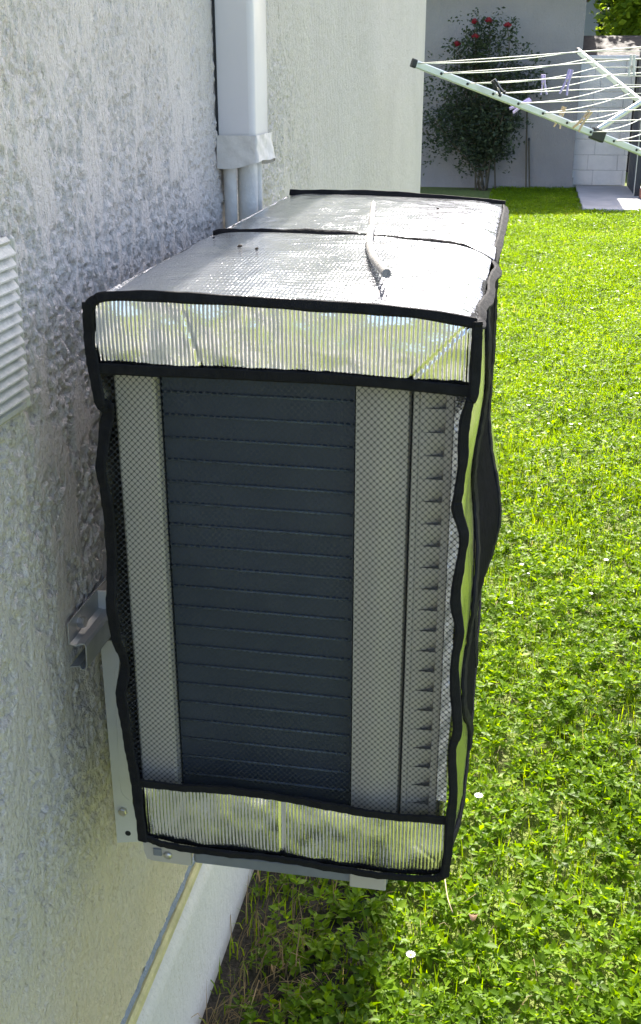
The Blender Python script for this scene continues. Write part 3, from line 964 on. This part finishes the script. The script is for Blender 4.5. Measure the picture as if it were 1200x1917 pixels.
# ================================================================== PLANTS
def leaf_quads(C3, L, W, yaw, pitch, roll, fold=.18):
    """folded leaves: base, left, tip, right, midrib -> two quads each"""
    d = np.stack([np.cos(yaw) * np.cos(pitch), np.sin(yaw) * np.cos(pitch), np.sin(pitch)], -1)
    s = np.stack([-np.sin(yaw), np.cos(yaw), np.zeros_like(yaw)], -1)
    n = np.cross(d, s)
    s2 = s * np.cos(roll)[:, None] + n * np.sin(roll)[:, None]
    n2 = np.cross(d, s2)
    L = L[:, None]; W = W[:, None]
    b = C3; t = C3 + d * L - n2 * L * .12
    m = C3 + d * L * .5 + n2 * W * -fold + n2 * L * .05
    l = C3 + d * L * .48 + s2 * W * .5 + n2 * L * .05
    r = C3 + d * L * .48 - s2 * W * .5 + n2 * L * .05
    V = np.stack([b, l, t, r, m], 1)
    k = np.arange(len(C3))[:, None] * 5
    F = np.concatenate([k + np.array([[0, 4, 2, 1]]), k + np.array([[0, 3, 2, 4]])], 0)
    return V.reshape(-1, 3), F
def blades(C3, L, W, yaw, lean):
    d = np.stack([np.cos(yaw), np.sin(yaw), np.zeros_like(yaw)], -1)
    s = np.stack([-np.sin(yaw), np.cos(yaw), np.zeros_like(yaw)], -1)
    up = np.array([0, 0, 1.0])
    L = L[:, None]; W = W[:, None]; lean = lean[:, None]
    m = C3 + up * L * .55 * np.cos(lean * .6) + d * L * .55 * np.sin(lean * .6)
    t = m + up * L * .45 * np.cos(lean * 1.7) + d * L * .45 * np.sin(lean * 1.7)
    V = np.stack([C3 - s * W * .5, C3 + s * W * .5, m + s * W * .4, m - s * W * .4, t + s * W * .06, t - s * W * .06], 1)
    k = np.arange(len(C3))[:, None] * 6
    F = np.concatenate([k + np.array([[0, 1, 2, 3]]), k + np.array([[3, 2, 4, 5]])], 0)
    return V.reshape(-1, 3), F
def ground_pts(n, y0, y1, margin=.55, r=rng):
    y = y0 + (y1 - y0) * r.random(n)
    xm = .66 + .0875 * y + margin
    x = .02 + (xm - .02) * r.random(n)
    ok = ~((x > 1.13 + .03 * np.sin(y * 9)) & (y > 13.70 + .05 * np.sin(x * 11)))
    return x[ok], y[ok]
def area(y0, y1, margin=.55):
    return (y1 - y0) * (.64 + .0875 * (y0 + y1) / 2 + margin)

def clover(y0, y1, dens, size, name, seed, hmul=1.0):
    r = np.random.default_rng(seed)
    per = 7
    n = int(area(y0, y1) * dens / per)
    x, y = ground_pts(n, y0, y1, r=r); n = len(x)
    patch = hnoise(x, y, 1.7, 4)
    keep = r.random(n) < np.clip(.55 + .9 * patch, .25, 1) * np.where(x < .30, np.clip((x - .03) / .17, .08, .95), 1)
    x, y, patch = x[keep], y[keep], patch[keep]
    n = len(x)
    base = (.008 + .020 * r.random(n) + .016 * hnoise(x, y, 5, 9)) * hmul
    tint = np.clip(.40 + .30 * (hnoise(x, y, 1.1, 12) - .5) + r.normal(0, .16, n), 0, 1)
    sz = size * r.uniform(.6, 1.35, n)
    yaw0 = r.uniform(0, 6.28, n)
    k = np.tile(np.arange(per), n)
    X = np.repeat(x, per); Y = np.repeat(y, per); Z = np.repeat(base, per) + (k // 2) * .0045 * hmul
    yaw = np.repeat(yaw0, per) + k * 2.4 + r.normal(0, .25, n * per)
    pitch = np.where(k < 4, r.normal(.25, .30, n * per), r.normal(.70, .30, n * per))
    roll = r.normal(0, .45, n * per)
    S = np.repeat(sz, per) * np.where(k < 4, 1.0, .7) * r.uniform(.75, 1.2, n * per)
    V, F = leaf_quads(np.stack([X, Y, Z], -1), S, S * r.uniform(.42, .62, n * per), yaw, pitch, roll)
    at = np.clip(np.repeat(tint, per) + r.normal(0, .09, n * per), 0, 1)
    return raw_mesh(name, V, F, 'clover', None, np.repeat(at, 5))
o = clover(1.05, 3.6, 17500, .0225, 'ground_cover', 41)
tag(o, 'bright green broad-leaved ground cover in the lawn beside the unit', 'ground cover', None, 'stuff')
o = clover(3.6, 7.5, 9500, .023, 'ground_cover', 42, .9)
tag(o, 'sunlit broad-leaved lawn plants in the middle distance', 'ground cover', None, 'stuff')
o = clover(7.5, 16.2, 6500, .023, 'ground_cover', 43, .8)
tag(o, 'far lawn leaves near the garage and concrete pad', 'ground cover', None, 'stuff')

def lawn(y0, y1, dens, length, width, seed, near=True):
    r = np.random.default_rng(seed)
    n = int(area(y0, y1) * dens)
    x, y = ground_pts(n, y0, y1, r=r); n = len(x)
    patch = hnoise(x, y, 1.7, 4)
    keep = r.random(n) < np.clip(1.25 - 1.1 * patch, .25, 1) * np.where(x < .26, .8, 1)
    x, y = x[keep], y[keep]; n = len(x)
    L = length * r.uniform(.5, 1.35, n)
    V, F = blades(np.stack([x, y, np.full(n, -.002)], -1), L, width * r.uniform(.7, 1.3, n), r.uniform(0, 6.28, n), np.abs(r.normal(.45, .30, n)))
    at = np.clip(.45 + .35 * (hnoise(x, y, .9, 17) - .5) + r.normal(0, .2, n), 0, 1)
    return V, F, np.repeat(at, 6)
for nm, (y0, y1, dn, ln, wd, sd_), lb in (('grass', (1.05, 3.6, 6000, .050, .0032, 51), 'grass blades growing through the leafy ground cover'),
                                   ('grass', (3.6, 8.0, 8500, .048, .0042, 52), 'sunny lawn grass in the middle distance'),
                                   ('grass', (8.0, 16.25, 8000, .045, .0055, 53), 'lawn grass running up to the garage')):
    V, F, at = lawn(y0, y1, dn, ln, wd, sd_)
    tag(raw_mesh(nm, V, F, 'grass', None, at), lb, 'grass', None, 'stuff')
# straw-coloured grass along the foot of the wall
r = np.random.default_rng(61)
n = 1400
y = r.uniform(1.1, 3.2, n); x = .020 + np.abs(r.normal(0, .055, n)) + .10 * r.random(n) * (hnoise(y, y, 2.5, 3) > .5)
cl = hnoise(x * .3, y, 3.0, 23)
kp = r.random(n) < np.clip(cl * 1.6 - .2, .12, 1)
x, y = x[kp], y[kp]; n = len(x)
V, F = blades(np.stack([x, y, np.zeros(n)], -1), r.uniform(.04, .13, n), r.uniform(.0012, .0028, n), r.uniform(-2.0, 2.0, n), np.abs(r.normal(.75, .35, n)))
tag(raw_mesh('dry_grass', V, F, 'dry', None, np.repeat(r.random(n), 6)), 'dry straw-coloured grass tufts along the foot of the wall', 'grass', None, 'stuff')
# dead stalks scattered in the green
n = 500
x, y = ground_pts(n, 1.2, 6.0, r=r); n = len(x)
V, F = blades(np.stack([x, y, np.full(n, .02)], -1), r.uniform(.03, .09, n), r.uniform(.001, .002, n), r.uniform(0, 6.28, n), r.uniform(1.0, 1.6, n))
tag(raw_mesh('dead_stalks', V, F, 'dry', None, np.repeat(r.random(n), 6)), 'thin dead stalks lying in the green lawn', 'grass', None, 'stuff')

# daisies
def daisy(x, y, z, rad, lb, tilt=(0, 0)):
    t = thing('daisy', (x, y, 0), lb, 'flower', 'daisies in the lawn')
    mb = MB()
    for k in range(12):
        a = k / 12 * 6.283
        c, s_ = math.cos(a), math.sin(a)
        w_ = rad * .2
        pts = [(x + c * rad * .25 - s_ * w_ * .5, y + s_ * rad * .25 + c * w_ * .5, z), (x + c * rad * .25 + s_ * w_ * .5, y + s_ * rad * .25 - c * w_ * .5, z),
               (x + c * rad + s_ * w_ * .6, y + s_ * rad - c * w_ * .6, z + rad * .25), (x + c * rad - s_ * w_ * .6, y + s_ * rad + c * w_ * .6, z + rad * .25)]
        mb.add(pts, [(0, 1, 2, 3)])
    mb.build('petals', 'daisy', t)
    MB().lathe((x, y, z), [(rad * .32, -.001), (rad * .30, rad * .12), (rad * .12, rad * .2)], 8).build('centre', 'yolk', t, True)
    MB().tube([(x, y, 0), (x, y, z)], .0012, 5).build('stem', 'stem', t)
daisy(.474, 2.130, .052, .010, 'white daisy in the grass right of the lower corner of the cover')
daisy(.371, 1.619, .050, .009, 'white daisy low in the frame at the edge of the shade')
n = 150
x, y = ground_pts(n, 2.6, 13.6, .3, r=r)
kp = (hnoise(x, y, .5, 77) > .5)
x, y = x[kp], y[kp]; n = len(x)
vs, fs = [], []
for i in range(n):
    rad = random.uniform(.004, .0075) * (1 + .05 * y[i])
    z = random.uniform(.045, .06)
    b = len(vs)
    vs.append((x[i], y[i], z + .003))
    for k in range(7):
        a = k / 7 * 6.283
        vs.append((x[i] + rad * math.cos(a), y[i] + rad * math.sin(a), z + rad * .2))
    for k in range(7):
        fs.append((b, b + 1 + k, b + 1 + (k + 1) % 7))
tag(raw_mesh('daisy_specks', np.array(vs), np.array(fs), 'daisy'), 'tiny white daisies dotted over the lawn', 'flower', None, 'stuff')
# dead leaf and long straw near the cover
dl = MB()
dl.grid(lambda u, v: (.481 + (u - .5) * .019 * math.sin(math.pi * (.15 + .7 * v)), 1.748 + (v - .5) * .026, .044 + .008 * abs(u - .5) + .006 * math.sin(v * 5)), 4, 5)
tag(dl.build('dead_leaf', 'deadleaf', None, True), 'brown dead leaf lying on the ground cover', 'leaf')
p = spline([(.414, 1.868, .052), (.424, 1.80, .058), (.431, 1.765, .060), (.441, 1.742, .052)], 6)
tag(MB().tube(p, .0013, 6).build('straw', 'straw', None, True), 'long pale straw hanging below the lower right corner of the cover', 'straw')

# ------------------------------------------------------------------ rose bush
rb = thing('rose_bush', (-.12, 15.9, 0), 'tall red climbing rose in shade against the garage', 'rose bush')
r = np.random.default_rng(71)
stems = MB()
tips = []
for k in range(11):
    a = r.uniform(-1, 1)
    bx = -.12 + r.uniform(-.16, .2); by = 15.95 + r.uniform(-.1, .12)
    tx = -.22 + a * .62 + r.normal(0, .05); tz = r.uniform(1.2, 1.95) * (1 - .25 * abs(a))
    pts = spline([(bx, by, -.02), (bx + (tx - bx) * .25, by, tz * .35), (bx + (tx - bx) * .7, by - .05, tz * .7), (tx, by - .08, tz)], 5)
    stems.tube(pts, [.013 * (1 - .65 * i / len(pts)) for i in range(len(pts))], 6)
    tips.append(pts)
ROSES = [(-.3238, 2.128), (-.1389, 2.140), (.104, 2.0815), (-.5393, 1.8607), (-.3007, 1.9498)]
for (x, z) in ROSES:
    pts = spline([(-.2 + (x + .2) * .5, 15.9, 1.2), (x + .03, 15.86, z - .35), (x, 15.82, z - .02)], 5)
    stems.tube(pts, [.008 * (1 - .5 * i / len(pts)) for i in range(len(pts))], 6)
    tips.append(pts)
stems.build('stems', 'stem', rb, True)
cs = []
for pts in tips:
    for q in pts[len(pts) // 3:]:
        for _ in range(7):
            cs.append((q[0] + r.normal(0, .10), q[1] + r.normal(0, .09), q[2] + r.normal(0, .09)))
for _ in range(300):                                      # thick middle of the bush
    cs.append((-.25 + r.normal(0, .34), 15.92 + r.normal(0, .10), .95 + r.normal(0, .38)))
for _ in range(70):
    cs.append((.40 + r.normal(0, .14), 15.92 + r.normal(0, .08), 1.42 + r.normal(0, .12)))
for _ in range(60):
    cs.append((-.78 + r.normal(0, .14), 15.92 + r.normal(0, .08), .95 + r.normal(0, .30)))
cs = np.array(cs); cs = cs[cs[:, 2] > .22]
per = 7
c3 = np.repeat(cs, per, 0) + r.normal(0, .035, (len(cs) * per, 3))
n = len(c3)
L = r.uniform(.035, .07, n)
V, F = leaf_quads(c3, L, L * .62, r.uniform(0, 6.28, n), r.normal(-.1, .5, n), r.normal(0, .6, n))
raw_mesh('leaves', V, F, 'roseleaf', rb, np.repeat(r.random(n), 5))
for (x, z) in ROSES:
    mb = MB(); y = 15.80
    for ring, (np_, rad, op) in enumerate(((3, .024, .25), (5, .040, .55), (6, .056, 1.0))):
        for k in range(np_):
            a = k / np_ * 6.283 + ring * .5
            def pf(u, v, a=a, rad=rad, op=op):
                aa = a + (u - .5) * 6.283 / np_ * 1.35
                rr_ = rad * (.35 + .65 * math.sin(v * 1.5) * (.7 + .3 * op)) * (1 - .10 * (2 * u - 1) ** 2)
                return (x + rr_ * math.cos(aa), y + rr_ * math.sin(aa), z - .03 + v * (.075 - .035 * op) + .004 * math.sin(u * 9))
            mb.grid(pf, 4, 4)
    mb.build('rose_flower', 'petal', rb, True)

# ------------------------------------------------------------------ trees behind
def tree(name, label, cat, x, y, h, crown, mat, nclump, leaf, seed, trunk_r=.12, droop=0.0):
    r = np.random.default_rng(seed)
    t = thing(name, (x, y, 0), label, cat, 'trees beyond the garden wall')
    tr = MB()
    cx, cy_, cz, rx_, ry_, rz_ = crown
    tr.tube(spline([(x, y, -.05), (x + .05, y, h * .25), (x - .05, y + .05, h * .55), (x + .02, y, h * .85)], 4), [trunk_r * (1 - .8 * i / 12) for i in range(13)], 9)
    cl = []
    for k in range(nclump):
        v = r.normal(0, 1, 3); v /= np.linalg.norm(v); v *= r.random() ** .45
        cl.append((cx + v[0] * rx_, cy_ + v[1] * ry_, cz + v[2] * rz_))
    for c in cl[::max(1, nclump // 22)]:
        tr.tube(spline([(x, y, min(h * .6, max(.4, c[2] - .6))), ((x + c[0]) / 2, (y + c[1]) / 2, c[2] - .25), c], 3), [.035, .03, .026, .02, .015, .01, .008], 5)
    tr.build('trunk', 'bark', t, True)
    cl = np.array(cl); per = 60
    sp = min(rx_, rz_) * .17
    c3 = np.repeat(cl, per, 0) + r.normal(0, 1, (len(cl) * per, 3)) * [sp, sp, sp * .7]
    n = len(c3)
    L = leaf * r.uniform(.6, 1.3, n)
    V, F = leaf_quads(c3, L, L * .7, r.uniform(0, 6.28, n), r.normal(-.2 - droop, .45, n), r.normal(0, .5, n))
    at = np.clip(np.repeat(r.random(len(cl)), per) * .6 + r.random(n) * .4, 0, 1)
    raw_mesh('crown', V, F, mat, t, np.repeat(at, 5))
    return t
tree('leafy_tree', 'bright sunlit leafy tree at the upper right beyond the gate', 'tree', 2.6, 22.6, 5.2, (2.55, 22.4, 3.3, 1.05, 1.1, 1.45), 'treeleaf', 150, .15, 81)
tree('leafy_tree', 'darker tall tree behind the bright leafy tree', 'tree', 4.0, 27, 8, (3.8, 26.5, 4.2, 2.1, 1.6, 3.2), 'hedge', 190, .20, 82, .2)
tree('unseen_tree', 'unseen tall broad tree added behind the garage to darken the foil reflection', 'tree', -2.5, 27, 9, (-2.4, 26.0, 5.6, 3.6, 2.0, 3.0), 'hedge', 200, .24, 86, .2)  # out of view, added to block bright horizon sky mirrored in the foil top
tree('hedge_tree', 'dense dark tree further back at the upper right', 'tree', 1.5, 36, 7, (2.8, 36, 3.2, 3.2, 1.5, 3.2), 'hedge', 190, .26, 84, .2)
cf = thing('conifer_tree', (2.02, 24.2, 0), 'dark narrow conifer beside the pale neighbouring house', 'tree', 'trees beyond the garden wall')
MB().tube([(2.02, 24.2, -.05), (2.02, 24.2, 4.3)], [.09, .02], 8).build('trunk', 'bark', cf, True)
r = np.random.default_rng(83)
n = 9000
z = .4 + 4.0 * r.random(n) ** 1.2
rad = (.40 * (1 - z / 4.7) + .06) * np.sqrt(r.random(n)) * (1 + .25 * np.sin(z * 9 + 3 * np.sin(z * 4)))
a = r.uniform(0, 6.28, n)
L = r.uniform(.07, .16, n)
V, F = leaf_quads(np.stack([2.02 + rad * np.cos(a), 24.2 + rad * np.sin(a), z], -1), L, L * .22, a + r.normal(0, .4, n), r.normal(.75, .3, n), r.normal(0, .7, n))
raw_mesh('crown', V, F, 'conifer', cf, np.repeat(r.random(n), 5))

# ================================================================== ROTARY AIRER
dr = thing('rotary_airer', (1.32, 4.32, 0), 'aluminium rotary clothes airer with white cords at the upper right', 'clothes airer')
HUB = Vector((1.32, 4.32, 1.155))
TIPS = [Vector((.12, 3.68, 1.606)), Vector((.676, 5.52, 1.66)), Vector((2.52, 4.96, 1.70)), Vector((1.964, 3.12, 1.77))]
MB().tube([(1.32, 4.32, -.05), (1.32, 4.32, 1.85)], .024, 16).build('pole', 'alu', dr, True, 50)
MB().lathe((1.32, 4.32, 1.10), [(.045, 0), (.055, .02), (.055, .08), (.04, .10)], 16).build('hub', 'plastic', dr, True, 40)
MB().lathe((1.32, 4.32, 1.74), [(.038, 0), (.046, .015), (.046, .06), (.03, .085)], 16).build('upper_hub', 'plastic', dr, True, 40)
def bar(mb, a, b, w_, h_):
    d = (b - a).normalized(); s = d.cross(Vector((0, 0, 1))).normalized(); n = s.cross(d)
    prof = [(-w_ / 2 + .003, -h_ / 2), (w_ / 2 - .003, -h_ / 2), (w_ / 2, -h_ / 2 + .003), (w_ / 2, -.001), (w_ / 2 - .0012, 0), (w_ / 2, .001), (w_ / 2, h_ / 2 - .003), (w_ / 2 - .003, h_ / 2), (-w_ / 2 + .003, h_ / 2), (-w_ / 2, h_ / 2 - .003), (-w_ / 2, -h_ / 2 + .003)]
    n_ = len(prof)
    vs = [a + s * p_[0] + n * p_[1] for p_ in prof] + [b + s * p_[0] + n * p_[1] for p_ in prof]
    mb.add(vs, [tuple(range(n_)), tuple(reversed(range(n_, 2 * n_)))] + [(i, (i + 1) % n_, (i + 1) % n_ + n_, i + n_) for i in range(n_)])
    return d, s, n
FR = [.067 * k + (.004 if k == 0 else 0) for k in range(12)]
for ti, tp in enumerate(TIPS):
    mb = MB()
    d, s, n_ = bar(mb, HUB + (tp - HUB) * .03, tp, .015, .0225)
    arm = mb.build('arm', 'alu', dr, True, 25)
    cap = MB(); bar(cap, tp - d * .008, tp + d * .006, .0175, .025); cap.build('end_cap', 'plastic', arm)
    for k, f in enumerate(FR[1:]):
        q = tp + (HUB - tp) * f
        m = MB()
        m.lathe(q + s * .0077, [(.0045, 0), (.0045, .0012), (.0025, .002)], 8, s)
        m.lathe(q - s * .0077, [(.0045, 0), (.0045, .0012), (.0025, .002)], 8, -s)
        m.build('eyelet', 'plastic', arm, True, 40)
    q = tp + (HUB - tp) * .492
    sl = MB(); bar(sl, q - d * .024, q + d * .024, .022, .036); slide = sl.build('slider', 'plastic', arm, True, 25)
    up = Vector((1.32, 4.32, 1.775))
    MB().tube([q + Vector((0, 0, .018)), up], .0085, 10).build('strut', 'alu', dr, True, 40)
def line_pt(a, b, t, sag):
    return a + (b - a) * t - Vector((0, 0, sag * math.sin(math.pi * t)))
for ti in range(4):
    A, B = TIPS[ti], TIPS[(ti + 1) % 4]
    for k, f in enumerate(FR):
        a = A + (HUB - A) * f; b = B + (HUB - B) * f
        sg = .012 + .006 * ((k * 37 + ti * 11) % 5) / 4
        MB().tube([line_pt(a, b, t / 12, sg) for t in range(13)], .0017, 5).build('cord', 'cord', dr, True)

# pegs on the cords
def peg(at, mat, label, tilt, flip=1, lng=.074):
    t = thing('clothes_peg', at, label, 'clothes peg', 'pegs on the airer cords')
    at = Vector(at)
    d = Vector((math.sin(tilt) * .8, math.sin(tilt) * .3, -math.cos(tilt) * flip)).normalized()
    s = Vector((1, -.2, 0)); s = (s - d * s.dot(d)).normalized(); n = d.cross(s)
    for sg in (-1, 1):
        mb = MB(); o = []
        for (u, w0, w1) in ((-.016, .001, .0075), (-.004, .001, .0080), (.018, .0015, .0070), (.040, .005, .0105), (lng - .018, .009, .0135)):
            for e in (-.0045, .0045):
                o.append(at + d * u + s * sg * w0 + n * e); o.append(at + d * u + s * sg * w1 + n * e)
        fs = []
        for k in range(4):
            b = k * 4
            fs += [(b, b + 1, b + 5, b + 4), (b + 2, b + 6, b + 7, b + 3), (b, b + 4, b + 6, b + 2), (b + 1, b + 3, b + 7, b + 5)]
        fs += [(0, 2, 3, 1), (16, 17, 19, 18)]
        mb.add(o, fs).build('jaw', mat, t)
    MB().lathe(at + d * .016 - n * .006, [(.0042, 0), (.0042, .012)], 10, n).build('spring', 'bolt', t, True, 40)
peg((.525, 4.574, 1.552), 'lilac', 'lilac peg hanging upright, left of the two central lilac pegs', .12)
peg((.592, 3.604, 1.573), 'lilac', 'lilac peg leaning, right of the upright lilac peg', -.30)
peg((.469, 3.943, 1.487), 'lilac', 'lilac peg sticking out sideways against the front arm', -1.15)
peg((.374, 3.737, 1.545), 'plastic', 'black peg clipped near the outer end of the front arm', .75, 1, .05)
peg((.594, 4.131, 1.453), 'woodpeg', 'wooden peg hanging by the front arm', -.35)
peg((.665, 3.851, 1.452), 'woodpeg', 'wooden peg lying aslant above the slider of the front arm', -.75)
peg((.760, 3.48, 1.612), 'whitepeg', 'small white peg on the uppermost cords at the right', .05, 1, .055)
